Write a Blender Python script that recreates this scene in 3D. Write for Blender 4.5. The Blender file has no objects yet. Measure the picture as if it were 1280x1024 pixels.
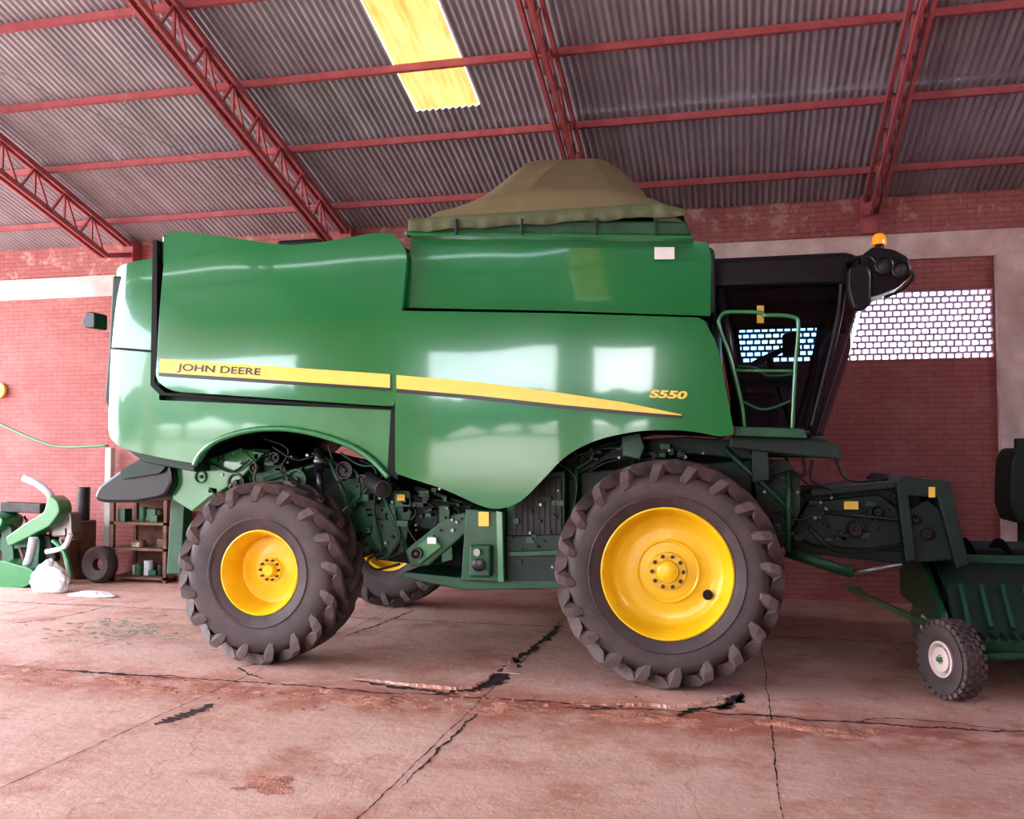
import bpy, bmesh, math, random
from mathutils import Vector, Matrix, Euler
from mathutils import noise as mn
random.seed(7)
scn = bpy.context.scene
# ------------------------------------------------------------------ camera
H = 1.78
cam_d = bpy.data.cameras.new("camera"); cam = bpy.data.objects.new("camera", cam_d)
scn.collection.objects.link(cam); scn.camera = cam
cam_d.sensor_width = 36; cam_d.lens = 1150/1280*36
cam.location = (0, 0, H)
cam.rotation_euler = (math.radians(92.64), 0, math.radians(13.6))
RM = Euler(cam.rotation_euler).to_matrix()
def ray(px, py):
    return RM @ Vector(((px-640)/1150, -(py-512)/1150, -1))
def S(px, py, Y):            # survey: photo measurement -> metres on the vertical plane Y
    d = ray(px, py); t = Y/d.y
    return Vector((d.x*t, Y, H+d.z*t))
def G(px, py, z=0.0):
    d = ray(px, py); t = (z-H)/d.z
    return Vector((d.x*t, d.y*t, z))
# ------------------------------------------------------------------ materials
def mat(name, col, rough=.5, metal=0, var=.15, vscale=6, bump=0, bscale=60, coat=0, dust=None, dustamt=0, dscale=2.5, emit=None, estr=0):
    m = bpy.data.materials.new(name); m.use_nodes = True
    nt = m.node_tree; N = nt.nodes; L = nt.links
    b = N["Principled BSDF"]
    b.inputs["Roughness"].default_value = rough; b.inputs["Metallic"].default_value = metal
    b.inputs["Coat Weight"].default_value = coat; b.inputs["Coat Roughness"].default_value = .05
    tc = N.new("ShaderNodeTexCoord")
    n = N.new("ShaderNodeTexNoise"); n.inputs["Scale"].default_value = vscale; n.inputs["Detail"].default_value = 6
    L.new(tc.outputs["Object"], n.inputs["Vector"])
    r = N.new("ShaderNodeMapRange"); r.inputs[1].default_value=.3; r.inputs[2].default_value=.7
    r.inputs[3].default_value = 1-var; r.inputs[4].default_value = 1+var
    L.new(n.outputs["Fac"], r.inputs[0])
    mx = N.new("ShaderNodeVectorMath"); mx.operation='SCALE'; mx.inputs[0].default_value = col[:3]
    L.new(r.outputs[0], mx.inputs["Scale"])
    out = mx.outputs[0]
    if dust:
        n2 = N.new("ShaderNodeTexNoise"); n2.inputs["Scale"].default_value = dscale; n2.inputs["Detail"].default_value = 8; n2.inputs["Roughness"].default_value=.65
        L.new(tc.outputs["Object"], n2.inputs["Vector"])
        r2 = N.new("ShaderNodeMapRange"); r2.inputs[1].default_value=.35; r2.inputs[2].default_value=.75; r2.inputs[3].default_value=dustamt*.3; r2.inputs[4].default_value=dustamt
        L.new(n2.outputs["Fac"], r2.inputs[0])
        mm = N.new("ShaderNodeMix"); mm.data_type='RGBA'; L.new(r2.outputs[0], mm.inputs[0]); L.new(out, mm.inputs[6]); mm.inputs[7].default_value=(*dust,1)
        out = mm.outputs[2]
    L.new(out, b.inputs["Base Color"])
    if bump:
        n3 = N.new("ShaderNodeTexNoise"); n3.inputs["Scale"].default_value=bscale; n3.inputs["Detail"].default_value=4
        L.new(tc.outputs["Object"], n3.inputs["Vector"])
        bp = N.new("ShaderNodeBump"); bp.inputs["Strength"].default_value=bump; bp.inputs["Distance"].default_value=.02
        L.new(n3.outputs["Fac"], bp.inputs["Height"]); L.new(bp.outputs[0], b.inputs["Normal"])
    if emit:
        b.inputs["Emission Color"].default_value=(*emit,1); b.inputs["Emission Strength"].default_value=estr
    return m
M = {}
M['green'] = mat("green_paint",(.003,.165,.045),.18,0,.06,1.2,0,60,1,(.04,.21,.09),.08,1.5)
M['greenlow'] = mat("green_paint_dusty",(.012,.185,.055),.28,0,.10,2,0,60,.8,(.13,.26,.14),.30,2)
M['dgreen'] = mat("green_chassis",(.006,.080,.034),.45,0,.3,5,.1,40,.1,(.08,.09,.06),.22,4)  # green darkened in the colour to deepen the shade under the machine
M['vdgreen'] = mat("green_shadowed_steel",(.006,.028,.020),.55,0,.3,6,0,60,0,(.045,.04,.03),.2,4)  # near-black green, deep shade put into the base colour
M['yellow'] = mat("yellow_paint",(.88,.54,.010),.36,0,.08,5,0,60,.2,(.42,.26,.06),.16,5)
M['decal'] = mat("yellow_decal",(.84,.58,.10),.4,0,.05)
M['black'] = mat("black_plastic",(.010,.011,.015),.3,0,.2)
M['blackm'] = mat("dark_gap",(.006,.008,.008),.8,0,.2)
M['rubber'] = mat("tyre_rubber",(.036,.029,.032),.65,0,.25,8,.15,50,0,(.18,.11,.10),.42,5)
M['rubwall'] = mat("tyre_tread_dusty",(.046,.035,.037),.7,0,.35,8,.15,50,0,(.26,.16,.14),.42,5)
M['steel'] = mat("steel",(.30,.29,.28),.4,.8,.2)
M['dsteel'] = mat("dark_steel",(.05,.047,.047),.5,.6,.3)
M['white'] = mat("white_label",(.7,.7,.68),.5,0,.05)
M['tarp'] = mat("tarp_canvas",(.195,.160,.085),.8,0,.12,3,.12,120,0,(.25,.23,.15),.35,2)
M['tarpedge'] = mat("tarp_hem",(.110,.130,.070),.8,0,.15,4,.1,90)
M['redsteel'] = mat("red_oxide_steel",(.35,.065,.078),.55,0,.2,6,0,60,0,(.36,.18,.18),.45,3)
M['orange'] = mat("amber_lens",(.95,.22,.02),.2,0,.05,emit=(1,.25,.02),estr=.6)
M['concrete'] = mat("pale_concrete",(.78,.68,.64),.9,0,.22,3,.3,30,0,(.42,.18,.15),.6,2.2)
M['whitepaint'] = mat("white_paint",(.62,.6,.58),.7,0,.1,4)
M['wood'] = mat("old_wood",(.15,.075,.05),.8,0,.3,8,.2)
M['grey'] = mat("grey_pvc",(.48,.50,.53),.5,0,.15)
M['bag'] = mat("plastic_sack",(.74,.73,.76),.5,0,.12,8,.4,25)
M['crack'] = mat("crack_dark",(.030,.015,.014),.95,0,.4,12)
M['soil'] = mat("red_soil",(.42,.19,.135),.95,0,.35,9,.5,50)
M['debris'] = mat("straw_debris",(.30,.25,.19),.95,0,.5,20,.4,60)
M['seat'] = mat("seat_fabric",(.035,.033,.03),.8,0,.2)
M['leaf'] = mat("foliage",(.02,.05,.015),.8,0,.5,1.5)
def glassmat(name,tint):
    m = bpy.data.materials.new(name); m.use_nodes=True; nt=m.node_tree; nt.nodes.clear()
    o=nt.nodes.new("ShaderNodeOutputMaterial"); t=nt.nodes.new("ShaderNodeBsdfTransparent"); t.inputs[0].default_value=(*tint,1)
    g=nt.nodes.new("ShaderNodeBsdfGlossy"); g.inputs["Roughness"].default_value=.02; g.inputs[0].default_value=(.8,.88,1,1)
    fr=nt.nodes.new("ShaderNodeFresnel"); fr.inputs[0].default_value=1.40; mx=nt.nodes.new("ShaderNodeMixShader")
    nt.links.new(fr.outputs[0],mx.inputs[0]); nt.links.new(t.outputs[0],mx.inputs[1]); nt.links.new(g.outputs[0],mx.inputs[2]); nt.links.new(mx.outputs[0],o.inputs[0])
    return m
M['glass']=glassmat("cab_glass",(.26,.40,.50))
M['glassw']=glassmat("windshield_glass",(.62,.72,.78))
m = bpy.data.materials.new("yellow_translucent_sheet"); m.use_nodes=True; nt=m.node_tree; nt.nodes.clear()
o=nt.nodes.new("ShaderNodeOutputMaterial"); t=nt.nodes.new("ShaderNodeBsdfTranslucent"); d=nt.nodes.new("ShaderNodeBsdfDiffuse")
n=nt.nodes.new("ShaderNodeTexNoise"); n.inputs["Scale"].default_value=5; n.inputs["Detail"].default_value=5; cr=nt.nodes.new("ShaderNodeValToRGB")
cr.color_ramp.elements[0].position=.3; cr.color_ramp.elements[0].color=(.125,.070,.018,1); cr.color_ramp.elements[1].position=.7; cr.color_ramp.elements[1].color=(.19,.120,.040,1)
mx=nt.nodes.new("ShaderNodeMixShader"); mx.inputs[0].default_value=.2
nt.links.new(n.outputs["Fac"],cr.inputs[0]); nt.links.new(cr.outputs[0],t.inputs[0]); nt.links.new(cr.outputs[0],d.inputs[0])
nt.links.new(t.outputs[0],mx.inputs[1]); nt.links.new(d.outputs[0],mx.inputs[2]); nt.links.new(mx.outputs[0],o.inputs[0])
M['sky']=m
def roofmat():
    m = mat("corrugated_sheet",(.42,.425,.47),.42,.25,.12,2)
    nt=m.node_tree; N=nt.nodes; L=nt.links; b=N["Principled BSDF"]; old=b.inputs["Base Color"].links[0].from_socket
    tc=N.new("ShaderNodeTexCoord"); mp=N.new("ShaderNodeMapping"); mp.inputs["Scale"].default_value=(1.6,.25,.25)
    n=N.new("ShaderNodeTexNoise"); n.inputs["Scale"].default_value=3; n.inputs["Detail"].default_value=8
    L.new(tc.outputs["Object"],mp.inputs[0]); L.new(mp.outputs[0],n.inputs["Vector"])
    r=N.new("ShaderNodeMapRange"); r.inputs[1].default_value=.35; r.inputs[2].default_value=.75; r.inputs[4].default_value=.65; L.new(n.outputs["Fac"],r.inputs[0])
    mm=N.new("ShaderNodeMix"); mm.data_type='RGBA'; L.new(r.outputs[0],mm.inputs[0]); L.new(old,mm.inputs[6]); mm.inputs[7].default_value=(.25,.24,.265,1)
    L.new(mm.outputs[2],b.inputs["Base Color"]); return m
M['roof']=roofmat()
def brickmat(name, c1, c2, mortar, stain):
    m=bpy.data.materials.new(name); m.use_nodes=True; nt=m.node_tree; N=nt.nodes; L=nt.links; b=N["Principled BSDF"]; b.inputs["Roughness"].default_value=.85
    tc=N.new("ShaderNodeTexCoord"); sp=N.new("ShaderNodeSeparateXYZ"); cb=N.new("ShaderNodeCombineXYZ")
    L.new(tc.outputs["Object"],sp.inputs[0]); 
    ad=N.new("ShaderNodeMath"); ad.operation='ADD'; L.new(sp.outputs[0],ad.inputs[0]); L.new(sp.outputs[1],ad.inputs[1])
    L.new(ad.outputs[0],cb.inputs[0]); L.new(sp.outputs[2],cb.inputs[1])
    bk=N.new("ShaderNodeTexBrick"); bk.inputs["Scale"].default_value=1; bk.inputs["Brick Width"].default_value=.20; bk.inputs["Row Height"].default_value=.062; bk.inputs["Mortar Size"].default_value=.007; bk.inputs["Mortar Smooth"].default_value=.6
    bk.inputs["Color1"].default_value=(*c1,1); bk.inputs["Color2"].default_value=(*c2,1); bk.inputs["Mortar"].default_value=(*mortar,1)
    L.new(cb.outputs[0],bk.inputs["Vector"])
    n=N.new("ShaderNodeTexNoise"); n.inputs["Scale"].default_value=1.6; n.inputs["Detail"].default_value=9; n.inputs["Roughness"].default_value=.7; L.new(tc.outputs["Object"],n.inputs["Vector"])
    r=N.new("ShaderNodeMapRange"); r.inputs[1].default_value=.48; r.inputs[2].default_value=.72; r.inputs[4].default_value=.6; L.new(n.outputs["Fac"],r.inputs[0])
    mm=N.new("ShaderNodeMix"); mm.data_type='RGBA'; L.new(r.outputs[0],mm.inputs[0]); L.new(bk.outputs["Color"],mm.inputs[6]); mm.inputs[7].default_value=(*stain,1)
    n2=N.new("ShaderNodeTexNoise"); n2.inputs["Scale"].default_value=4; n2.inputs["Detail"].default_value=9; n2.inputs["Roughness"].default_value=.75; L.new(tc.outputs["Object"],n2.inputs["Vector"])
    r3=N.new("ShaderNodeMapRange"); r3.inputs[1].default_value=.53; r3.inputs[2].default_value=.60; L.new(n2.outputs["Fac"],r3.inputs[0])
    r4=N.new("ShaderNodeMapRange"); r4.inputs[1].default_value=3.9; r4.inputs[2].default_value=4.3; r4.inputs[4].default_value=.6; L.new(sp.outputs[2],r4.inputs[0])
    mu=N.new("ShaderNodeMath"); mu.operation='MULTIPLY'; L.new(r3.outputs[0],mu.inputs[0]); L.new(r4.outputs[0],mu.inputs[1])
    m2=N.new("ShaderNodeMix"); m2.data_type='RGBA'; L.new(mu.outputs[0],m2.inputs[0]); L.new(mm.outputs[2],m2.inputs[6]); m2.inputs[7].default_value=(.58,.40,.37,1)
    L.new(m2.outputs[2],b.inputs["Base Color"])
    bp=N.new("ShaderNodeBump"); bp.inputs["Strength"].default_value=.5; bp.inputs["Distance"].default_value=.01; bp.invert=True; L.new(bk.outputs["Fac"],bp.inputs["Height"]); L.new(bp.outputs[0],b.inputs["Normal"])
    return m
M['brick']=brickmat("painted_brick",(.40,.150,.140),(.36,.13,.125),(.29,.10,.095),(.46,.23,.21))
def floormat():
    m=bpy.data.materials.new("dusty_concrete_floor"); m.use_nodes=True; nt=m.node_tree; N=nt.nodes; L=nt.links; b=N["Principled BSDF"]
    tc=N.new("ShaderNodeTexCoord")
    def noise(s,d,rg=.6):
        n=N.new("ShaderNodeTexNoise"); n.inputs["Scale"].default_value=s; n.inputs["Detail"].default_value=d; n.inputs["Roughness"].default_value=rg; L.new(tc.outputs["Object"],n.inputs["Vector"]); return n.outputs["Fac"]
    def ramp(f,a,b_,c0,c1):
        r=N.new("ShaderNodeValToRGB"); r.color_ramp.elements[0].position=a; r.color_ramp.elements[1].position=b_; r.color_ramp.elements[0].color=c0; r.color_ramp.elements[1].color=c1; L.new(f,r.inputs[0]); return r.outputs[0]
    base=ramp(noise(.7,8),.3,.7,(.50,.285,.225,1),(.66,.435,.365,1))
    def mixc(f,a,col):
        mm=N.new("ShaderNodeMix"); mm.data_type='RGBA'; L.new(f,mm.inputs[0]); L.new(a,mm.inputs[6]); mm.inputs[7].default_value=(*col,1); return mm.outputs[2]
    f1=ramp(noise(1.7,10,.7),.48,.64,(0,0,0,1),(.85,.85,.85,1)); c=mixc(f1,base,(.43,.195,.135))
    f2=ramp(noise(14,6,.7),.55,.75,(0,0,0,1),(.6,.6,.6,1)); c=mixc(f2,c,(.72,.54,.48))
    f5=ramp(noise(30,6,.7),.58,.75,(0,0,0,1),(.5,.5,.5,1)); c=mixc(f5,c,(.30,.14,.10))
    sp=N.new("ShaderNodeSeparateXYZ"); L.new(tc.outputs["Object"],sp.inputs[0])
    s1=N.new("ShaderNodeMath"); s1.operation='SUBTRACT'; L.new(sp.outputs[1],s1.inputs[0]); s1.inputs[1].default_value=6.3
    s2=N.new("ShaderNodeMath"); s2.operation='ABSOLUTE'; L.new(s1.outputs[0],s2.inputs[0])
    s3=N.new("ShaderNodeMapRange"); s3.inputs[1].default_value=.15; s3.inputs[2].default_value=.55; s3.inputs[3].default_value=1; s3.inputs[4].default_value=0; L.new(s2.outputs[0],s3.inputs[0])
    f4=ramp(noise(3.5,9,.7),.40,.56,(0,0,0,1),(1,1,1,1)); mu=N.new("ShaderNodeMath"); mu.operation='MULTIPLY'; L.new(s3.outputs[0],mu.inputs[0]); L.new(f4,mu.inputs[1]); c=mixc(mu.outputs[0],c,(.38,.14,.10))
    vo=N.new("ShaderNodeTexVoronoi"); vo.feature='DISTANCE_TO_EDGE'; vo.inputs["Scale"].default_value=.45
    nz=N.new("ShaderNodeTexNoise"); nz.inputs["Scale"].default_value=2.2; nz.inputs["Detail"].default_value=6; L.new(tc.outputs["Object"],nz.inputs["Vector"])
    sc=N.new("ShaderNodeVectorMath"); sc.operation='SCALE'; sc.inputs["Scale"].default_value=.7; L.new(nz.outputs["Color"],sc.inputs[0])
    ad=N.new("ShaderNodeVectorMath"); L.new(sc.outputs[0],ad.inputs[0]); L.new(tc.outputs["Object"],ad.inputs[1]); L.new(ad.outputs[0],vo.inputs["Vector"])
    f3=ramp(vo.outputs["Distance"],.0,.004,(.45,.45,.45,1),(0,0,0,1)); c=mixc(f3,c,(.16,.075,.065))
    L.new(c,b.inputs["Base Color"])
    rr=N.new("ShaderNodeMapRange"); rr.inputs[3].default_value=.5; rr.inputs[4].default_value=.85; L.new(noise(2.5,6),rr.inputs[0]); L.new(rr.outputs[0],b.inputs["Roughness"])
    bp=N.new("ShaderNodeBump"); bp.inputs["Strength"].default_value=.5; bp.inputs["Distance"].default_value=.03; L.new(noise(9,12,.7),bp.inputs["Height"]); L.new(bp.outputs[0],b.inputs["Normal"])
    return m
M['floor']=floormat()
M['ground']=mat("outside_ground",(.50,.39,.33),.95,0,.15,.5)
# ------------------------------------------------------------------ mesh helpers
def empty(name, loc=(0,0,0)):
    e=bpy.data.objects.new(name,None); e.location=loc; scn.collection.objects.link(e); return e
def link(name, me, mt, parent=None, smooth=False):
    ob=bpy.data.objects.new(name,me); scn.collection.objects.link(ob)
    if mt: me.materials.append(M[mt])
    if smooth:
        for p in me.polygons: p.use_smooth=True
    if parent:
        ob.parent=parent; ob.matrix_parent_inverse=Matrix.Translation(parent.location).inverted()
    return ob
def mesh(name, vs, fs, mt, parent=None, smooth=False):
    me=bpy.data.meshes.new(name); me.from_pydata([tuple(v) for v in vs],[],fs); me.update()
    bm=bmesh.new(); bm.from_mesh(me); bmesh.ops.recalc_face_normals(bm,faces=bm.faces); bm.to_mesh(me); bm.free()
    return link(name,me,mt,parent,smooth)
def bevel(ob,w,seg=2,ang=35):
    b=ob.modifiers.new("bevel",'BEVEL'); b.width=w; b.segments=seg; b.limit_method='ANGLE'; b.angle_limit=math.radians(ang); return ob
def wn(ob):
    for p in ob.data.polygons: p.use_smooth=True
    w=ob.modifiers.new("wn",'WEIGHTED_NORMAL'); w.keep_sharp=True; return ob
def round_poly(pts, r, n=4):
    out=[]; L=len(pts)
    for i in range(L):
        p=Vector(pts[i][:2]); a=Vector(pts[i-1][:2]); b=Vector(pts[(i+1)%L][:2])
        rr=pts[i][2] if len(pts[i])>2 else r
        da=(a-p).length; db=(b-p).length
        if rr<=0.01: out.append((p.x,p.y)); continue
        q0=p+(a-p)/da*min(rr,da*.48); q1=p+(b-p)/db*min(rr,db*.48)
        for k in range(n+1):
            t=k/n; q=q0*(1-t)**2+p*2*t*(1-t)+q1*t*t; out.append((q.x,q.y))
    return out
def bow(x,z,xe=None,rr=.25):
    y=.045*(z-2.25)**2+.006*(x+2.6)**2
    if xe is not None and x<xe+rr:
        k=min(.999,(xe+rr-x)/rr); y+=rr*(1-math.sqrt(1-k*k))
    return y
def panel(name,out,Y0,mt,parent,r=8,th=.05,grid=.09,xe=None,rr=.25,bev=.014):
    pts=[S(p[0],p[1],Y0) for p in round_poly(out,r)]
    bm=bmesh.new(); vs=[bm.verts.new((p.x,0,p.z)) for p in pts]; bm.faces.new(vs)
    x0=min(p.x for p in pts); x1=max(p.x for p in pts); z0=min(p.z for p in pts); z1=max(p.z for p in pts)
    def cut(co,no): bmesh.ops.bisect_plane(bm,geom=bm.verts[:]+bm.edges[:]+bm.faces[:],plane_co=co,plane_no=no,dist=1e-5)
    x=x0+.013
    while x<x1:
        cut((x,0,0),(1,0,0)); x+= grid if (xe is None or x>xe+rr) else grid*.3
    z=z0+.013
    while z<z1: cut((0,0,z),(0,0,1)); z+=grid
    for v in bm.verts: v.co.y=Y0+bow(v.co.x,v.co.z,xe if xe is None else x0,rr)+.003*mn.noise(Vector((v.co.x*1.6,v.co.z*1.6,Y0)))
    bmesh.ops.recalc_face_normals(bm,faces=bm.faces)
    bm.faces.ensure_lookup_table()
    if sum(f.normal.y*f.calc_area() for f in bm.faces)>0: bmesh.ops.reverse_faces(bm,faces=bm.faces)
    me=bpy.data.meshes.new(name); bm.to_mesh(me); bm.free()
    ob=link(name,me,mt,parent,True)
    s=ob.modifiers.new("sol",'SOLIDIFY'); s.thickness=th; s.offset=-1
    bevel(ob,bev,2,50); wn(ob); return ob
def slab(name,out,Y0,Y1,mt,parent=None,r=0,bev=.01):
    pts=[S(p[0],p[1],Y0) for p in (round_poly(out,r) if r else out)]
    n=len(pts); vs=[(p.x,Y0,p.z) for p in pts]+[(p.x,Y1,p.z) for p in pts]
    fs=[list(range(n)),list(range(2*n-1,n-1,-1))]+[[i,(i+1)%n,n+(i+1)%n,n+i] for i in range(n)]
    ob=mesh(name,vs,fs,mt,parent)
    if bev: bevel(ob,bev,2,30)
    return ob
def rect(x0,y0,x1,y1): return [(x0,y0),(x1,y0),(x1,y1),(x0,y1)]
def box(name,c,s,mt,parent=None,bev=.0,rz=0,ry=0,rx=0):
    R=Euler((rx,ry,rz)).to_matrix(); vs=[]
    for dx in(-.5,.5):
        for dy in(-.5,.5):
            for dz in(-.5,.5): vs.append(Vector(c)+R@Vector((dx*s[0],dy*s[1],dz*s[2])))
    fs=[[0,1,3,2],[4,6,7,5],[0,4,5,1],[2,3,7,6],[0,2,6,4],[1,5,7,3]]
    ob=mesh(name,vs,fs,mt,parent)
    if bev: bevel(ob,bev)
    return ob
def smoothpath(pts,n=8):
    P=[Vector(p) for p in pts]; out=[]
    for i in range(len(P)-1):
        p0=P[max(i-1,0)];p1=P[i];p2=P[i+1];p3=P[min(i+2,len(P)-1)]
        for k in range(n):
            t=k/n; out.append(.5*((2*p1)+(p2-p0)*t+(2*p0-5*p1+4*p2-p3)*t*t+(3*p1-p0-3*p2+p3)*t**3))
    out.append(P[-1]); return out
def tubegeo(pts,r,seg=10,r1=None):
    P=[Vector(p) for p in pts]; vs=[]; fs=[]; prev=None; n=len(P)
    for i in range(n):
        if i==0: d=P[1]-P[0]
        elif i==n-1: d=P[-1]-P[-2]
        else: d=(P[i+1]-P[i]).normalized()+(P[i]-P[i-1]).normalized()
        d.normalize()
        if prev is None:
            u=d.cross(Vector((0,0,1))); 
            if u.length<.1: u=d.cross(Vector((0,1,0)))
        else: u=prev-d*prev.dot(d)
        u.normalize(); prev=u; w=d.cross(u)
        rr=r if r1 is None else r+(r1-r)*i/(n-1)
        for k in range(seg):
            a=2*math.pi*k/seg; vs.append(P[i]+(u*math.cos(a)+w*math.sin(a))*rr)
    for i in range(n-1):
        for k in range(seg): fs.append([i*seg+k,i*seg+(k+1)%seg,(i+1)*seg+(k+1)%seg,(i+1)*seg+k])
    fs.append(list(range(seg))); fs.append([(n-1)*seg+k for k in range(seg)])
    return vs,fs
def tube(name,pts,r,mt,parent=None,sm=False,seg=10,r1=None):
    if sm: pts=smoothpath(pts)
    vs,fs=tubegeo(pts,r,seg,r1); ob=mesh(name,vs,fs,mt,parent,True)
    ob.data.polygons[-1].use_smooth=False; ob.data.polygons[-2].use_smooth=False
    return ob
def lathe(name,prof,c,mt,parent=None,seg=64,rz=0,smooth=True,rxz=None):
    R=Matrix.Rotation(rz,3,'Z') if rxz is None else rxz; vs=[]; fs=[]; n=len(prof)
    for k in range(seg):
        a=2*math.pi*k/seg
        for (y,r) in prof: vs.append(Vector(c)+R@Vector((r*math.cos(a),y,r*math.sin(a))))
    for k in range(seg):
        k2=(k+1)%seg
        for i in range(n-1): fs.append([k*n+i,k*n+i+1,k2*n+i+1,k2*n+i])
    me=bpy.data.meshes.new(name); me.from_pydata([tuple(v) for v in vs],[],fs)
    bm=bmesh.new(); bm.from_mesh(me); bmesh.ops.remove_doubles(bm,verts=bm.verts,dist=1e-5); bmesh.ops.recalc_face_normals(bm,faces=bm.faces); bm.to_mesh(me); bm.free()
    ob=link(name,me,mt,parent,smooth)
    if smooth:
        e=ob.modifiers.new("es",'EDGE_SPLIT'); e.split_angle=math.radians(40)
    return ob
def multi(name,parts,mt,parent=None,smooth=False):
    V=[];F=[]
    for vs,fs in parts:
        o=len(V); V+=list(vs); F+=[[i+o for i in f] for f in fs]
    return mesh(name,V,F,mt,parent,smooth)
def boxgeo(a,b):
    vs=[(x,y,z) for x in(a[0],b[0]) for y in(a[1],b[1]) for z in(a[2],b[2])]
    return vs,[[0,1,3,2],[4,6,7,5],[0,4,5,1],[2,3,7,6],[0,2,6,4],[1,5,7,3]]
def beamgeo(p,q,w,h):
    p=Vector(p);q=Vector(q);d=(q-p).normalized(); u=d.cross(Vector((0,0,1)))
    if u.length<.05: u=Vector((1,0,0))
    u.normalize(); v=u.cross(d)
    vs=[pp+u*a*w/2+v*b*h/2 for pp in(p,q) for a in(-1,1) for b in(-1,1)]
    return vs,[[0,1,3,2],[4,6,7,5],[0,4,5,1],[2,3,7,6],[0,2,6,4],[1,5,7,3]]

# ------------------------------------------------------------------ building
XL,XR=-13.6,9.0; WY=11.7; FY=-3.2
SL=.312; RY=2.5
def rz_(y): return 4.85+SL*(WY-y) if y>=RY else 4.85+SL*(WY-RY)-SL*(RY-y)
floor=mesh("floor",*boxgeo((XL,FY,-.12),(XR,WY+.2,0)),'floor')
ground=mesh("ground",*boxgeo((-90,-90,-.3),(90,90,-.13)),'ground')
wx0,wx1,wz0,wz1=.05,2.95,2.88,3.70
wall=multi("wall_back",[boxgeo((XL,WY,0),(wx0,WY+.18,4.95)),boxgeo((wx1,WY,0),(XR,WY+.18,4.95)),
    boxgeo((wx0,WY,0),(wx1,WY+.18,wz0)),boxgeo((wx0,WY,wz1),(wx1,WY+.18,4.95))],'brick')
mesh("wall_right",*boxgeo((XR,FY,0),(XR+.18,WY+.18,5.6)),'brick')
op=[(-13.4,-9.2),(-5.9,-3.1),(-2.3,-1.0)]; parts=[]; x=XL  # unseen front wall, added; openings set for panel reflections and left-right light
for a,b in op: parts.append(boxgeo((x,FY-.2,0),(a,FY,4.5))); x=b
parts.append(boxgeo((x,FY-.2,0),(XR,FY,4.5))); parts.append(boxgeo((XL,FY-.2,4.5),(XR,FY,rz_(FY)-.03)))
multi("unseen_wall_front",parts,'brick')
mesh("trim_1",*boxgeo((XL,WY-.04,4.07),(XR,WY,4.38)),'concrete')
mesh("wall_pillar",*boxgeo((2.97,WY-.10,0),(3.32,WY,4.07)),'concrete')
parts=[]; nrow=11; rh=(wz1-wz0)/nrow
for i in range(nrow+1):
    z=wz0+i*rh; parts.append(boxgeo((wx0,WY+.03,z-.012),(wx1,WY+.12,z+.012)))
for i in range(nrow):
    x=wx0+(.0 if i%2 else .045)
    while x<wx1:
        parts.append(boxgeo((x,WY+.035,wz0+i*rh),(min(x+.022,wx1),WY+.115,wz0+(i+1)*rh))); x+=.09
M['lattice']=mat("lattice_clay",(.62,.52,.70),.8)
multi("window_1",parts,'lattice')
def corr(name,x0,x1,rows,mt,dz=0):
    per=.076; n=int((x1-x0)/per*6)+1; V=[];F=[]
    for ri,(ya,yb,off) in enumerate(rows):
        o=len(V)
        for i in range(n+1):
            x=x0+(x1-x0)*i/n; w=.012*math.cos(2*math.pi*x/per)
            V.append((x,ya,rz_(ya)+w+off+dz)); V.append((x,yb,rz_(yb)+w+off+dz))
        for i in range(n): F.append([o+2*i,o+2*i+1,o+2*i+3,o+2*i+2])
    return V,F
purl=[11.55,11.05,9.86,8.75,7.65,6.5,5.4,4.3,3.2]
sx0,sx1,sy0,sy1=-3.38,-2.66,6.2,9.49
tx0,tx1,ty1,ty0=-2.45,-1.75,1.6,-2.6
rowsA=[(WY+.5,9.75,0),(9.82,sy0,.014),(sy0+.05,RY,.028)]
fr_=[(RY,-.3,.02),(-.35,FY-.5,0)]
parts=[corr("r",XL-.3,XR+.3,[rowsA[0],rowsA[2]],'roof'),
       corr("r",XL-.3,sx0,[(9.82,6.2,.014)],'roof'),corr("r",sx1,XR+.3,[(9.82,6.2,.014)],'roof'),
       corr("r",sx0,sx1,[(9.82,sy1,.014)],'roof'),
       corr("r",XL-.3,tx0,fr_,'roof'),corr("r",tx1,XR+.3,fr_,'roof'),corr("r",tx0,tx1,[(RY,ty1,.02),(ty0,FY-.5,0)],'roof')]
ceil=multi("ceiling",parts,'roof',None,True)
multi("skylight_sheet",[corr("s",sx0+.005,sx1-.005,[(sy1-.002,sy0+.04,.014)],'sky')],'sky',None,True)
multi("skylight_sheet",[corr("s",tx0+.005,tx1-.005,[(ty1,ty0,.01)],'sky')],'sky',None,True)
parts=[]
for y in purl[1:]+[1.8,.4,-1,-2.6]:
    z=rz_(y)-.055; parts.append(boxgeo((XL,y-.015,z-.03),(XR,y+.015,z+.04))); parts.append(boxgeo((XL,y-.015,z-.035),(XR,y+.035,z-.029)))
multi("roof_purlins",parts,'redsteel')
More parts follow.
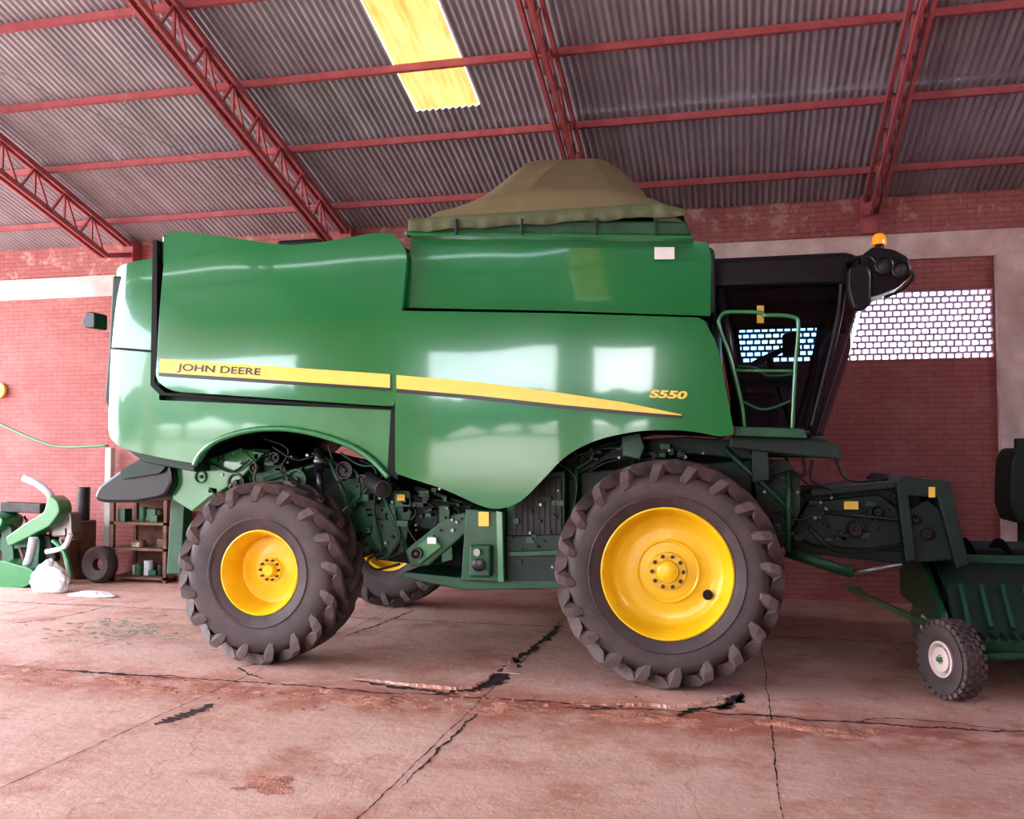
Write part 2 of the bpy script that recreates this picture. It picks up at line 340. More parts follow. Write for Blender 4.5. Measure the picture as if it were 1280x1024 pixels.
def truss(x):
    parts=[]; dep=.42; top=.14
    def tz(y): return rz_(y)-top
    for sgn,(ya,yb) in ((1,(11.55,RY)),(-1,(RY,-3.0))):
        for dx in(-.045,.045):
            parts.append(beamgeo((x+dx,ya,tz(ya)),(x+dx,yb,tz(yb)),.035,.065))
        y0=ya-.55*1 if sgn>0 else ya
        for dx in(-.045,.045):
            parts.append(beamgeo((x+dx,y0,tz(y0)-dep),(x+dx,yb,tz(yb)-dep),.035,.065))
            if sgn>0: parts.append(beamgeo((x+dx,ya,tz(ya)-.12),(x+dx,y0,tz(y0)-dep),.035,.065))
        n=max(2,int(abs(yb-y0)/.26)); st=(yb-y0)/n
        for i in range(n):
            a=y0+st*i; b=y0+st*(i+1)
            if i%2==0: parts.append(beamgeo((x,a,tz(a)-dep),(x,b,tz(b)),.028,.028)); parts.append(beamgeo((x,b,tz(b)),(x,b,tz(b)-dep),.028,.028))
            else: parts.append(beamgeo((x,a,tz(a)),(x,b,tz(b)-dep),.028,.028))
    parts.append(boxgeo((x-.09,11.5,4.38),(x+.09,11.7,rz_(11.6)-.05)))
    return parts
for i,x in enumerate([-11.9,-8.5,-5.12,-1.7,1.58,4.95,8.3]):
    ob=multi("roof_truss",truss(x),'redsteel')
parts=[]
for xa,xb in((-8.5,-5.12),(1.58,4.95)):
    for a,b in((11.2,7.0),(7.0,11.2)):
        parts.append(tubegeo([(xa,a,rz_(a)-.12),(xb,b,rz_(b)-.12)],.0035,5))
multi("bracing_wires",parts,'steel')
bm=bmesh.new(); rnd=random.Random(3)  # unseen trees behind the camera, added for a dark band in panel reflections
for i in range(46):
    x=-62+i*2.6+rnd.uniform(-.8,.8); r=rnd.uniform(1.8,2.8); h=rnd.uniform(2.2,4.2); yy=-34+rnd.uniform(-2,2)
    res=bmesh.ops.create_icosphere(bm,subdivisions=3,radius=1)
    ph=rnd.uniform(0,6)
    for v in res['verts']:
        d=v.co.copy(); k=1+.16*math.sin(5*d.x+ph)*math.cos(6*d.z)+.1*math.sin(9*d.y+ph)
        v.co=Vector((x+d.x*r*k,yy+d.y*r*k,h+d.z*r*.9*k))
    res=bmesh.ops.create_cone(bm,segments=8,radius1=.25,radius2=.15,depth=h,cap_ends=True,matrix=Matrix.Translation((x,yy,h/2-.13)))
me=bpy.data.meshes.new("unseen_tree_row"); bm.to_mesh(me); bm.free(); link("unseen_tree_row",me,'leaf')

# ------------------------------------------------------------------ floor joints & cracks
def crack(path,w,jit,n=30):
    P=smoothpath(path,2) if len(path)>2 else [Vector(p) for p in path]
    L=[]
    for i in range(len(P)-1):
        for k in range(n): L.append(P[i].lerp(P[i+1],k/n))
    L.append(P[-1]); vs=[];fs=[]; off=0
    for i,p in enumerate(L):
        d=(L[min(i+1,len(L)-1)]-L[max(i-1,0)]).normalized(); nrm=Vector((-d.y,d.x,0))
        off=off*.85+random.uniform(-jit,jit); ww=w*random.uniform(.25,1.6)*min(1,.15+4*i/len(L),.15+4*(len(L)-1-i)/len(L))
        vs.append(p+nrm*(off-ww/2)+Vector((0,0,.003))); vs.append(p+nrm*(off+ww/2)+Vector((0,0,.003)))
    for i in range(len(L)-1): fs.append([2*i,2*i+1,2*i+3,2*i+2])
    return vs,fs
def lifted(path,h,back,n=12,seed=1):
    rnd=random.Random(seed); P=smoothpath(path,3); L=[]
    for i in range(len(P)-1):
        for k in range(n): L.append(P[i].lerp(P[i+1],k/n))
    L.append(P[-1]); V=[];F=[]; off=0; m=len(L)
    for i,p in enumerate(L):
        d=(L[min(i+1,m-1)]-L[max(i-1,0)]).normalized(); nr=Vector((-d.y,d.x,0))
        if nr.y<0: nr=-nr
        off=off*.8+rnd.uniform(-.012,.012); f=min(1,3*i/m,3*(m-1-i)/m)
        V+= [p+nr*(off+.01),p+nr*(off+.02)+Vector((0,0,h*f+.001)),p+nr*(off+back*.4*f+.03)+Vector((0,0,h*f*.7+.001)),p+nr*(back*f+.04)+Vector((0,0,.0005))]
    for i in range(m-1):
        for j in range(3): F.append([4*i+j,4*i+j+1,4*i+4+j+1,4*i+4+j])
    return V,F
cr=[]
for x in(-9.8,-7.8,-5.8,-3.8,-1.8,.2,2.2,4.2): cr.append(crack([(x,.5,0),(x,4,0),(x+.02,8,0),(x,11.6,0)],.007,.004,60))
for y in(9.3,): cr.append(crack([(-13,y,0),(-8,y,0),(-3,y,0),(0,y,0),(3,y,0),(8,y,0)],.016,.012,70))
cr.append(crack([(-13,6.57,0),(-8,6.57,0),(-5.6,6.55,0)],.02,.012,50)); cr.append(crack([(-6,6.52,0),(-3,6.5,0),(.9,6.5,0),(3,6.57,0),(8,6.57,0)],.022,.016,60))
def gp(l): return [G(*p) for p in l]
p1=gp([(545,868),(595,862),(625,848),(642,822)]); p2=gp([(80,838),(150,843),(225,846)]); p3=gp([(845,902),(865,885),(905,885),(930,866)]); p4=gp([(195,907),(235,893),(265,880)])
cr+= [crack(p2,.045,.012,10),crack(p1,.15,.022,9),
      crack(gp([(635,835),(675,802),(705,782)]),.06,.02,9),crack(p4,.09,.012,9),
      crack(p3,.055,.015,9),crack(gp([(928,868),(908,880),(898,888)]),.11,.01,8),
      crack(gp([(700,885),(770,888),(800,870)]),.03,.012,8),crack(gp([(0,780),(60,775),(140,757)]),.02,.01,10),
      crack(gp([(420,800),(480,778),(520,762)]),.02,.01,10),crack(gp([(1050,905),(1120,898),(1280,915)]),.012,.012,12),
      crack(gp([(330,850),(300,835),(360,825)]),.02,.01,8),crack(gp([(500,985),(560,925),(600,890)]),.018,.012,10),crack(gp([(440,852),(500,860),(560,868)]),.06,.014,8)]
multi("floor_cracks",cr,'crack')
multi("lifted_slab_edges",[lifted(gp([(430,848),(500,856),(570,864),(612,852),(640,822)]),.022,.30,10,1),lifted(gp([(700,882),(790,884),(860,884),(925,866)]),.02,.22,10,4)],'floor')
V=[];F=[];gx,gy=420,40; X0_,X1_,Y0_,Y1_=-6.4,1.6,5.95,6.62
for i in range(gx+1):
    x=X0_+(X1_-X0_)*i/gx
    for j in range(gy+1):
        y=Y0_+(Y1_-Y0_)*j/gy; e=min(1,j/gy*3,(1-j/gy)*5)*min(1,(x-X0_),(X1_-x))
        z=mn.fractal(Vector((x*2.2,y*5,0)),1.0,2.0,6)*.035+.002
        z+=.004*mn.noise(Vector((x*40,y*40,3)))
        V.append((x,y,max(-.02,min(.03,z*e-.006-(1-e)*.01))))
for i in range(gx):
    for j in range(gy): F.append([i*(gy+1)+j,(i+1)*(gy+1)+j,(i+1)*(gy+1)+j+1,i*(gy+1)+j+1])
def patch(c,rx,ry,h,seed):
    rnd=random.Random(seed); vs=[(c[0],c[1],h)]; fs=[]; n=26; rings=3
    rad=[rnd.uniform(.6,1.2) for _ in range(n)]
    for j in range(1,rings+1):
        t=j/rings
        for k in range(n):
            a=2*math.pi*k/n; vs.append((c[0]+rx*rad[k]*t*math.cos(a),c[1]+ry*rad[k]*t*math.sin(a),max(.0015,h*(1-t)*rnd.uniform(.3,1.3)+.0015)))
    for k in range(n): fs.append([0,1+k,1+(k+1)%n])
    for j in range(rings-1):
        for k in range(n): fs.append([1+j*n+k,1+(j+1)*n+k,1+(j+1)*n+(k+1)%n,1+j*n+(k+1)%n])
    return vs,fs
pt=[(V,F)]
for i in range(150):
    c=G(min(930,max(260,random.gauss(600,170))),random.uniform(866,890)); s=random.uniform(.004,.015); pt.append(patch(c,s*1.6,s,s*1.2,100+i))
multi("crumbled_joint_soil",pt,'soil')
pt=[]
for i in range(26):
    c=G(random.gauss(335,22),random.gauss(982,5)); s=random.uniform(.015,.05); pt.append(patch(c,s*1.8,s,.004,700+i))
multi("red_dirt_smear",pt,'soil')
pt=[patch(G(165,790),.25,.12,.012,50)]
for i in range(160):
    c=G(random.gauss(150,40),random.gauss(788,8)); s=random.uniform(.008,.03); pt.append(patch(c,s*2.2,s,s*.5,300+i))
multi("debris_heap",pt,'debris')

# ------------------------------------------------------------------ wheels
def wheel(parent,nm,c,R,W,rimR,nl,rz=0,dish=.18,hub='yellow',lugw=.055,front=False,ag=True,rimmat='yellow'):
    c=Vector(c); Rm=Matrix.Rotation(rz,3,'Z'); h=W/2
    lug=.075*R/.8 if ag else .012
    Rc=R-lug; sw=(R-rimR)
    prof=[(-h*.74,rimR-.01),(-h*.86,rimR+.015),(-h*.97,rimR+sw*.28),(-h*1.0,rimR+sw*.5),(-h*.97,Rc-sw*.18),(-h*.88,Rc-.035),(-h*.72,Rc-.008),(-h*.35,Rc),(0,Rc+.003)]
    prof=prof+[(-y,r) for y,r in reversed(prof[:-1])]
    lathe(nm+"_tyre",prof,c,'rubber',parent,96,rz)
    lathe(nm+"_bead",[(-h*.985,rimR+sw*.26),(-h*1.0,rimR+sw*.24),(-h*.975,rimR+sw*.20)],c,'rubber',parent,96,rz)
    V=[];F=[]
    if ag:
        for side in(-1,1):
            for k in range(nl):
                a0=2*math.pi*(k+(.5 if side>0 else 0))/nl
                samp=[(-.06,0,R-.003),(.2,.06,R),(.5,.30,R),(.78,.58,R-.004),(.93,.78,R-.010),(1.03,.90,R-.035),(1.06,.98,R-.10),(1.02,1.02,R-.16)]
                o=len(V); m=len(samp)
                for j,(s,ph,rt) in enumerate(samp):
                    a=a0+ph*2*math.pi/nl*1.35; y=side*s*h; wa=(lugw if j>0 else lugw*.8)/R*(1+.40*(j/m))
                    if j==m-1: wa*=.6
                    rb=min(Rc-.02,rt-.03) if j<5 else rt-.05
                    yb=y if j<5 else side*h*.90
                    for (rr,da,yy) in((rb,-wa*.66,yb),(rt,-wa*.42,y),(rt,wa*.42,y),(rb,wa*.66,yb)):
                        V.append(c+Rm@Vector((rr*math.cos(a+da),yy,rr*math.sin(a+da))))
                for j in range(m-1):
                    for q in range(3): F.append([o+4*j+q,o+4*j+q+1,o+4*j+4+q+1,o+4*j+4+q])
                F.append([o,o+1,o+2,o+3]); e=o+4*(m-1); F.append([e+3,e+2,e+1,e])
    else:
        rows=5
        for rrow in range(rows):
            for k in range(nl):
                a=2*math.pi*(k+(.5 if rrow%2 else 0))/nl; y=(-1+2*(rrow+.5)/rows)*h*.9; da=math.pi/nl*.62; dy=h*.9/rows*.78
                drop=.012*abs(y/h)**2*4*R
                o=len(V)
                for rr in(Rc-.02-drop*.5,R-drop*.5):
                    for aa,yy in((-da,-dy),(da,-dy),(da,dy),(-da,dy)): V.append(c+Rm@Vector((rr*math.cos(a+aa),y+yy,rr*math.sin(a+aa))))
                F+= [[o+4,o+5,o+6,o+7],[o,o+1,o+5,o+4],[o+1,o+2,o+6,o+5],[o+2,o+3,o+7,o+6],[o+3,o,o+4,o+7]]
    mesh(nm+"_lugs",V,F,'rubwall',parent)
    y0=-h*.80; d=dish
    rp=[(y0+.02,rimR+.004),(y0-.012,rimR+.004),(y0-.016,rimR-.008),(y0,rimR-.022),(y0+.05,rimR-.035),(y0+.09,rimR-.055),(y0+d*.75,rimR-.06),(y0+d,rimR*.80),(y0+d+.01,rimR*.62),(y0+d-.01,rimR*.45),(y0+d-.012,rimR*.36),(y0+d-.012,0.0)]
    lathe(nm+"_rim",rp,c,rimmat,parent,64,rz)
    hr=rimR*.30
    lathe(nm+"_hub",[(y0+d-.01,hr),(y0+d-.035,hr*.95),(y0+d-.035,hr*.60),(y0+d-.07,hr*.55),(y0+d-.085,hr*.42),(y0+d-.085,0)],c,hub,parent,32,rz)
    parts=[]; nb=10
    for k in range(nb):
        a=2*math.pi*k/nb; b=c+Rm@Vector((math.cos(a)*hr*.80,y0+d-.03,math.sin(a)*hr*.80)); e=c+Rm@Vector((math.cos(a)*hr*.80,y0+d-.065,math.sin(a)*hr*.80))
        parts.append(tubegeo([b,e],hr*.10,6))
    multi(nm+"_bolts",parts,'dsteel',parent)
    if front:
        a=-.52; p=c+Rm@Vector((math.cos(a)*rimR*.69,y0+d-.02,math.sin(a)*rimR*.69)); tube(nm+"_valve_hole",[p,p+Rm@Vector((0,.03,0))],.038,'blackm',parent,False,16)
        lathe(nm+"_ring",[(y0+d-.012,rimR*.50),(y0+d-.02,rimR*.47),(y0+d-.012,rimR*.44)],c,'yellow',parent,48,rz)
    lathe(nm+"_rim_inner",[(-y0-.02,rimR),(-y0+.01,rimR),(-y0,rimR-.03),(-y0-.12,rimR-.05),(-y0-.16,rimR*.7),(-y0-.16,0)],c,rimmat,parent,48,rz)

C=empty("combine_harvester",(-2.5,8.7,0))
FX,RX=-.51,-3.90
wheel(C,"front_wheel_near",(FX,7.31,.862),.862,.60,.497,20,front=True,dish=.16,lugw=.072)
wheel(C,"front_wheel_far",(FX,10.15,.862),.862,.60,.497,20,rz=math.pi,dish=.16,lugw=.072)
wheel(C,"rear_wheel_near",(RX,7.29,.765),.765,.52,.355,17,dish=.22,lugw=.076)
wheel(C,"rear_wheel_far",(RX,10.22,.765),.765,.48,.355,17,rz=math.pi,dish=.22,lugw=.076)
tube("front_axle",[(FX,7.45,.862),(FX,10.0,.862)],.16,'vdgreen',C,seg=20)
box("front_axle_beam",(FX,8.7,1.05),(.38,2.0,.34),'vdgreen',C,.02)
box("rear_axle_beam",(RX,8.75,.80),(.22,2.3,.26),'dgreen',C,.02)
tube("rear_axle",[(RX,7.45,.765),(RX,10.0,.765)],.07,'dgreen',C,seg=16)

# ------------------------------------------------------------------ body
YP=7.15; YF=10.35
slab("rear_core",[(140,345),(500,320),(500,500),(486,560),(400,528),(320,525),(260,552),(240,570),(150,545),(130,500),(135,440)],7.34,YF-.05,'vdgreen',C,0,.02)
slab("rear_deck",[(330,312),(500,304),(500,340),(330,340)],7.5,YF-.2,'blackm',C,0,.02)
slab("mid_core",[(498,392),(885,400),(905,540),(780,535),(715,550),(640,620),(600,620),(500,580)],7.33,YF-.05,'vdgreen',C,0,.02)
xt=S(113,440,7.25).x
panel("tail_upper",[(118,337,25),(150,324,20),(193,318,3),(196,438,2),(114,431,3),(115,350,20)],7.22,'green',C,6,.05,.09,xt,.30)
panel("tail_lower",[(114,434,4),(196,441,2),(196,500,2),(494,513,2),(494,596,4),(484,590,8),(462,567,20),(425,547,20),(370,533,30),(320,532,30),(280,543,20),(255,562,12),(243,580,4),(205,574,10),(150,562,20),(125,545,20),(112,505,15)],7.21,'greenlow',C,6,.05,.09,xt,.30)
a=S(118,337,7.25); b=S(128,545,7.25)
box("tail_rear",((xt+.10),8.8,(a.z+b.z)/2),(.16,2.6,a.z-b.z-.06),'green',C,.05)
panel("rear_upper_panel",[(197,286,6),(212,284,8),(270,292,20),(350,304,20),(390,301,20),(470,287,10),(488,289,10),(506,312,14),(501,400,3),(493,508,4),(470,507,6),(210,489,16),(191,474,10),(193,440,10)],7.12,'green',C,6,.06,.09)
slab("rear_roof",[(202,293),(270,300),(350,312),(390,309),(470,296),(500,316),(498,330),(202,330)],7.25,YF-.02,'green',C,0,.02)
panel("front_side_panel",[(498,388,5),(700,391,20),(878,396,8),(897,430,16),(918,543,5),(900,546,8),(860,538,20),(800,538,20),(745,549,24),(705,570,18),(675,603,20),(648,630,16),(622,638,14),(600,634,14),(555,612,24),(520,601,16),(493,592,5),(494,500,10)],7.12,'green',C,6,.06,.09)
panel("tank_side",[(510,294,4),(884,299,5),(889,320,6),(888,394,3),(700,388,10),(501,384,3)],7.20,'green',C,4,.05,.12)
slab("tank_core",[(512,296),(886,301),(887,392),(505,384)],7.32,YF-.05,'green',C,0,.03)
slab("tank_corner",[(878,303),(893,312),(893,392),(878,392)],7.33,YF-.1,'vdgreen',C,0,.02)
slab("far_side_panel",[(200,310),(860,312),(880,520),(640,600),(480,560),(200,520)],YF-.03,YF,'green',C,8,.01)
slab("tank_extension_rail",[(509,272),(858,276),(864,294),(509,291)],7.16,YF-.05,'dgreen',C,0,.02)
slab("tank_top_lip",[(506,289),(866,294),(866,298),(506,294)],7.14,YF-.02,'green',C,0,.006)
slab("seam_rear",[(191,300),(196,300),(196,440),(193,478),(206,491),(490,511),(490,515),(200,494),(188,482)],7.215,7.32,'blackm',C,0,0)
slab("seam_mid",[(500,320),(509,320),(497,600),(484,592)],7.20,7.35,'blackm',C,0,0)
arc=[(243,582),(252,566),(275,549),(320,537),(372,538),(425,552),(460,571),(486,597)]
tube("rear_arch_lip",[S(x,y,7.20) for x,y in arc],.026,'greenlow',C,True,8)
def strip(nm,top,bot,Y0,mt,off,n=40):
    def samp(l,t):
        x=l[0][0]+(l[-1][0]-l[0][0])*t
        for i in range(len(l)-1):
            if x<=l[i+1][0]+1e-6:
                k=(x-l[i][0])/(l[i+1][0]-l[i][0]); return (x,l[i][1]+(l[i+1][1]-l[i][1])*k)
        return l[-1]
    vs=[];fs=[]
    for i in range(n+1):
        for l in(top,bot):
            x,y=samp(l,i/n); p=S(x,y,Y0); vs.append((p.x,Y0+bow(p.x,p.z)-off,p.z))
    for i in range(n): fs.append([2*i,2*i+1,2*i+3,2*i+2])
    return mesh(nm,vs,fs,mt,C)
strip("stripe_black_rear",[(196,448),(489,468)],[(196,470),(489,489)],7.12,'black',.006)
strip("stripe_rear",[(197,448),(488,468)],[(197,465.5),(488,485)],7.12,'decal',.009)
strip("stripe_black_front",[(496,469),(600,478),(700,491),(780,503),(853,518)],[(496,491),(600,500),(700,511),(780,518),(853,523)],7.12,'black',.006)
strip("stripe_front",[(496,469),(600,478),(700,491),(780,503),(852,518)],[(496,486),(600,495),(700,506),(780,513.5),(852,519.5)],7.12,'decal',.009)
def text(nm,s,p0,p1,hpx,Y0,mt,off,shear=0,bold=0,th=None):
    cu=bpy.data.curves.new(nm,'FONT'); cu.body=s; cu.offset=bold; tmp=bpy.data.objects.new(nm+"_t",cu); scn.collection.objects.link(tmp)
    dg=bpy.context.evaluated_depsgraph_get(); dg.update(); me=bpy.data.meshes.new_from_object(tmp.evaluated_get(dg)); bpy.data.objects.remove(tmp)
    xs=[v.co.x for v in me.vertices]; ys=[v.co.y for v in me.vertices]; x0,x1,y0,y1=min(xs),max(xs),min(ys),max(ys)
    for v in me.vertices:
        tx=(v.co.x-x0)/(x1-x0); ty=(v.co.y-y0)/(y1-y0)
        p=S(p0[0]+(p1[0]-p0[0])*tx+shear*ty*hpx,p0[1]+(p1[1]-p0[1])*tx-hpx*ty,Y0)
        v.co=(p.x,Y0+bow(p.x,p.z)-off,p.z)
    return link(nm,me,mt,C)
text("maker_lettering","JOHN DEERE",(219,465.5),(325,472),11.5,7.12,'black',.012,.12,.02)
text("model_number","S550",(811,497),(857,499),10,7.12,'decal',.010,.35,.04)
slab("tank_label",rect(818,309,843,324),7.225,7.235,'white',C,0,0)
lathe("panel_latch",[(0,.03),(-.012,.03),(-.012,.018),(-.004,.016),(-.004,0)],(S(504,556,7.14).x,7.15,S(504,556,7.14).z),'black',C,20)

# ---- tarpaulin over the grain tank
nx,ny=110,64; xa,xb=S(513,262,7.16).x,S(852,262,7.16).x; zb=S(700,266,7.16).z; y0,y1=7.13,YF
kn=[(xa,0),(-2.45,.14),(-2.28,.38),(-2.10,.76),(-1.95,.98),(-1.86,1.0),(-1.22,.97),(-1.02,.82),(-.80,.52),(-.62,.20),(-.5,.08),(xb,0)]
def fx(x):
    for i in range(len(kn)-1):
        if x<=kn[i+1][0]: 
            k=(x-kn[i][0])/(kn[i+1][0]-kn[i][0]); return kn[i][1]+(kn[i+1][1]-kn[i][1])*k
    return 0
V=[];F=[]
for i in range(nx+1):
    x=xa+(xb-xa)*i/nx
    fxs=(fx(x-.05)+fx(x)*2+fx(x+.05))/4 if 0<i<nx else 0
    for j in range(ny+1):
        y=y0+(y1-y0)*j/ny; t=abs(2*j/ny-1); g_=(1-t)**.9 if t<1 else 0
        g_=g_*.97 if t>.06 else .92
        fan=(x+1.55)/(0.36+t*1.0)
        h=.91*fxs*g_+.09*min(1,(1-t)*8)*min(1,(x-xa)*6,(xb-x)*4)
        w1=abs(math.sin(fan*5.2+.4)); h+=(.036*(1-w1**.6)-.012)*fxs**.5*(min(1,t*2.5)*min(1,(1-t)*3))
        V.append((x,y,zb+h))
for i in range(nx):
    for j in range(ny): F.append([i*(ny+1)+j,(i+1)*(ny+1)+j,(i+1)*(ny+1)+j+1,i*(ny+1)+j+1])
tp=mesh("tarpaulin",V,F,'tarp',C,True)
V=[];F=[];n=160; xh1=S(858,272,7.12).x
for i in range(n+1):
    x=xa+(xh1-xa)*i/n
    w=.010*math.sin(x*40)+.008*math.sin(x*17)
    zt=zb+.03 if x<xb-.15 else zb+.03-(x-xb+.15)*.35
    V+= [(x,7.16,zt),(x,7.12,zt-.015),(x,7.115+w*.3,zt-.05),(x,7.105+w,zb-.105+.018*abs(math.sin(x*6.5)))]
for i in range(n):
    for j in range(3): F.append([i*4+j,i*4+j+1,(i+1)*4+j+1,(i+1)*4+j])
ob=mesh("tarp_hem",V,F,'tarpedge',C,True); s=ob.modifiers.new("s",'SOLIDIFY'); s.thickness=.006
slab("tarp_end_cover",[(815,266),(840,267),(853,276),(864,292),(820,290)],7.17,YF-.1,'tarpedge',C,0,.02)
for px in(570,652,745,820): 
    p=S(px,277,7.09); box("tarp_hook",(p.x,7.10,p.z-.04),(.022,.02,.13),'black',C,.004)

# ------------------------------------------------------------------ cab
CY0,CY1=7.85,9.75
A=S(893,326,CY0);B=S(1052,330,CY0);D=S(1012,542,CY0);E=S(930,545,CY0); Bm=S(1048,395,CY0)
def post(nm,p,q,r=.035,mt='black'):
    for y,s in((CY0,'n'),(CY1,'f')): tube(nm+s,[(p.x,y,p.z),(q.x,y,q.z)],r,mt,C,seg=10)
post("cab_post_rear_",A,E,.05); 
for y,s in((CY0,'n'),(CY1,'f')): tube("cab_post_front_"+s,[(B.x,y,B.z),(Bm.x,y,Bm.z),(D.x,y,D.z)],.032,'black',C,True)
post("cab_sill_",E,D,.05)
for y,s in((CY0+.01,'n'),(CY1-.01,'f')):
    mesh("cab_side_glass_"+s,[(A.x,y,A.z),(B.x,y,B.z),(Bm.x,y,Bm.z),(D.x,y,D.z),(E.x,y,E.z)],[[0,1,2,3,4]],'glass',C)
V=[];F=[];nu,nv=14,10
for j in range(nv+1):
    t=j/nv; q=(1-t)**2*B+2*t*(1-t)*(Bm+Vector((.04,0,0)))+t*t*D
    for i in range(nu+1):
        s=i/nu; V.append((q.x+(.30-.12*t)*(1-(2*s-1)**2)**.8,CY0+(CY1-CY0)*s,q.z))
for j in range(nv):
    for i in range(nu): F.append([j*(nu+1)+i,j*(nu+1)+i+1,(j+1)*(nu+1)+i+1,(j+1)*(nu+1)+i])
mesh("windshield",V,F,'glassw',C,True)
def plan_slab(nm,xy,z0,z1,mt,bev):
    n=len(xy); V=[(x,y,z0) for x,y in xy]+[(x,y,z1) for x,y in xy]
    ob=mesh(nm,V,[list(range(n)),list(range(2*n-1,n-1,-1))]+[[i,(i+1)%n,n+(i+1)%n,n+i] for i in range(n)],mt,C); bevel(ob,bev,3,30); return ob
zr=S(980,320,CY0).z
xy=[(A.x-.08,CY0-.07)]+[(B.x+.05+.36*(1-(2*k/10-1)**2),CY0-.07+(CY1-CY0+.14)*k/10) for k in range(11)]+[(A.x-.08,CY1+.07)]
plan_slab("cab_roof",xy,zr-.26,zr,'black',.05)
zf=E.z
xy=[(E.x-.05,CY0-.02)]+[(D.x+.02+.20*(1-(2*k/10-1)**2),CY0+(CY1-CY0)*k/10) for k in range(11)]+[(E.x-.05,CY1)]
plan_slab("cab_floor",xy,zf-.18,zf,'vdgreen',.03)
box("cab_headliner",((A.x+B.x)/2,(CY0+CY1)/2,zr-.30),(B.x-A.x-.05,CY1-CY0-.1,.14),'blackm',C,.02)
box("cab_back",(A.x-.0,(CY0+CY1)/2,(A.z+E.z)/2),(.06,CY1-CY0,A.z-E.z),'black',C,.01)
slab("cab_lower_trim",[(922,500),(952,500),(968,542),(932,545)],CY0+.02,CY0+.1,'black',C,4,.01)
sx=S(935,480,8.7).x
box("seat_base",(sx+.05,8.75,zf+.25),(.42,.45,.3),'seat',C,.06); box("seat_back",(sx-.12,8.75,zf+.68),(.14,.46,.72),'seat',C,.06,0,-.12)
box("headrest",(sx-.18,8.75,zf+1.12),(.10,.28,.18),'seat',C,.04,0,-.12)
tube("steering_column",[(D.x-.05,8.75,zf),(D.x-.28,8.75,zf+.72)],.03,'black',C)
lathe("steering_wheel",[(-.0+.014*math.cos(a*math.pi/4),.19+.014*math.sin(a*math.pi/4)) for a in range(9)],(D.x-.29,8.75,zf+.74),'black',C,32,rxz=Euler((math.radians(90-25),0,math.radians(90))).to_matrix())
box("arm_console",(sx+.18,8.42,zf+.50),(.5,.14,.12),'seat',C,.03)
box("corner_monitor",(D.x-.12,8.1,zf+.78),(.05,.26,.2),'black',C,.02,.4)
slab("cab_sticker",rect(946,382,955,404),CY0-.01,CY0,'decal',C,0,0)
g=lambda l,Y:[S(x,y,Y) for x,y in l]
tube("handrail_rear",g([(931,540),(927,505),(912,445),(899,408),(901,395),(912,390),(950,391),(956,396)],7.32),.016,'greenlow',C,True)
tube("handrail_front",g([(956,394),(990,396),(998,408),(994,460),(990,540)],7.32),.016,'greenlow',C,True)
tube("handrail_mid",g([(916,463),(993,464)],7.32),.013,'greenlow',C)
tube("handrail_low",g([(925,500),(955,512),(991,500)],7.32),.010,'dgreen',C,True)
tube("handrail_inner",g([(922,458),(945,460),(960,470),(990,468)],7.6),.012,'dgreen',C,True)
slab("platform",[(918,533),(1005,536),(1010,548),(918,545)],7.25,8.0,'dgreen',C,0,.008)
slab("platform_side",[(912,545),(1010,548),(1050,556),(1052,575),(1000,570),(912,560)],7.45,9.7,'vdgreen',C,0,.015)
slab("platform_bracket",[(940,548),(960,548),(962,600),(940,604)],7.5,7.6,'vdgreen',C,0,.01)
MY=7.55
tube("mirror_arm",[S(1050,330,CY0),S(1075,322,7.7),S(1090,322,MY),S(1098,335,MY)],.018,'black',C,True)
slab("mirror",[(1060,334),(1082,328),(1090,340),(1089,380),(1080,388),(1066,386),(1059,360)],MY-.05,MY+.05,'black',C,6,.02)
slab("light_pod",[(1078,318),(1092,308),(1118,312),(1136,322),(1139,345),(1122,360),(1100,368),(1086,372),(1090,345),(1076,332)],MY+.02,MY+.30,'black',C,5,.03)
for i,(px,py) in enumerate([(1104,333),(1125,338)]):
    p=S(px,py,MY); lathe("work_lamp_%d"%i,[(.02,.07),(-.05,.07),(-.055,.058),(-.035,.054),(-.03,0)],p,'black',C,24); lathe("work_lens_%d"%i,[(-.033,.054),(-.045,.03),(-.047,0)],p,'dsteel',C,24)
tube("lamp_bracket",g([(1130,335),(1142,345),(1128,362),(1105,372)],MY),.012,'black',C,True)
p=S(1099,309,MY+.15); tube("beacon_stalk",[p-Vector((0,0,.05)),p+Vector((0,0,.03))],.035,'black',C)
lathe("beacon_lens",[(-.02,0),(-.02,.055),(-.05,.055),(-.09,.045),(-.105,.03),(-.11,0)],p,'orange',C,24,rxz=Matrix.Rotation(-math.pi/2,3,'X'))

# ------------------------------------------------------------------ under-carriage
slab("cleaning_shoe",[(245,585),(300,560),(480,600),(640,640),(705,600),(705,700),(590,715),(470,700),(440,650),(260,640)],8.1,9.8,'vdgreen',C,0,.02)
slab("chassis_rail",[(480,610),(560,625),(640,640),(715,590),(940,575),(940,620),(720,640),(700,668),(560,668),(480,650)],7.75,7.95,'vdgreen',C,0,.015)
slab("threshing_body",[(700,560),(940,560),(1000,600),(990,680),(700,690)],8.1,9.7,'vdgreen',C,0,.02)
slab("shield_panel",[(634,605),(640,598),(706,588),(706,730),(632,730)],7.55,7.62,'dgreen',C,0,.01)
slab("radiator_mesh",[(641,606),(702,595),(702,668),(641,672)],7.53,7.56,'dsteel',C,0,.004)
parts=[]
for k in range(9):
    p=S(645+k*7,602,7.515); q=S(645+k*7,668,7.515); parts.append(beamgeo(p,q,.008,.008))
multi("grille_bars",parts,'vdgreen',C)
slab("lower_pan",[(505,715),(575,722),(700,726),(700,736),(580,738),(500,722)],7.5,9.6,'dgreen',C,0,.01)
slab("pan_shadow",[(632,670),(706,668),(706,728),(632,728)],7.50,7.56,'vdgreen',C,0,.01)
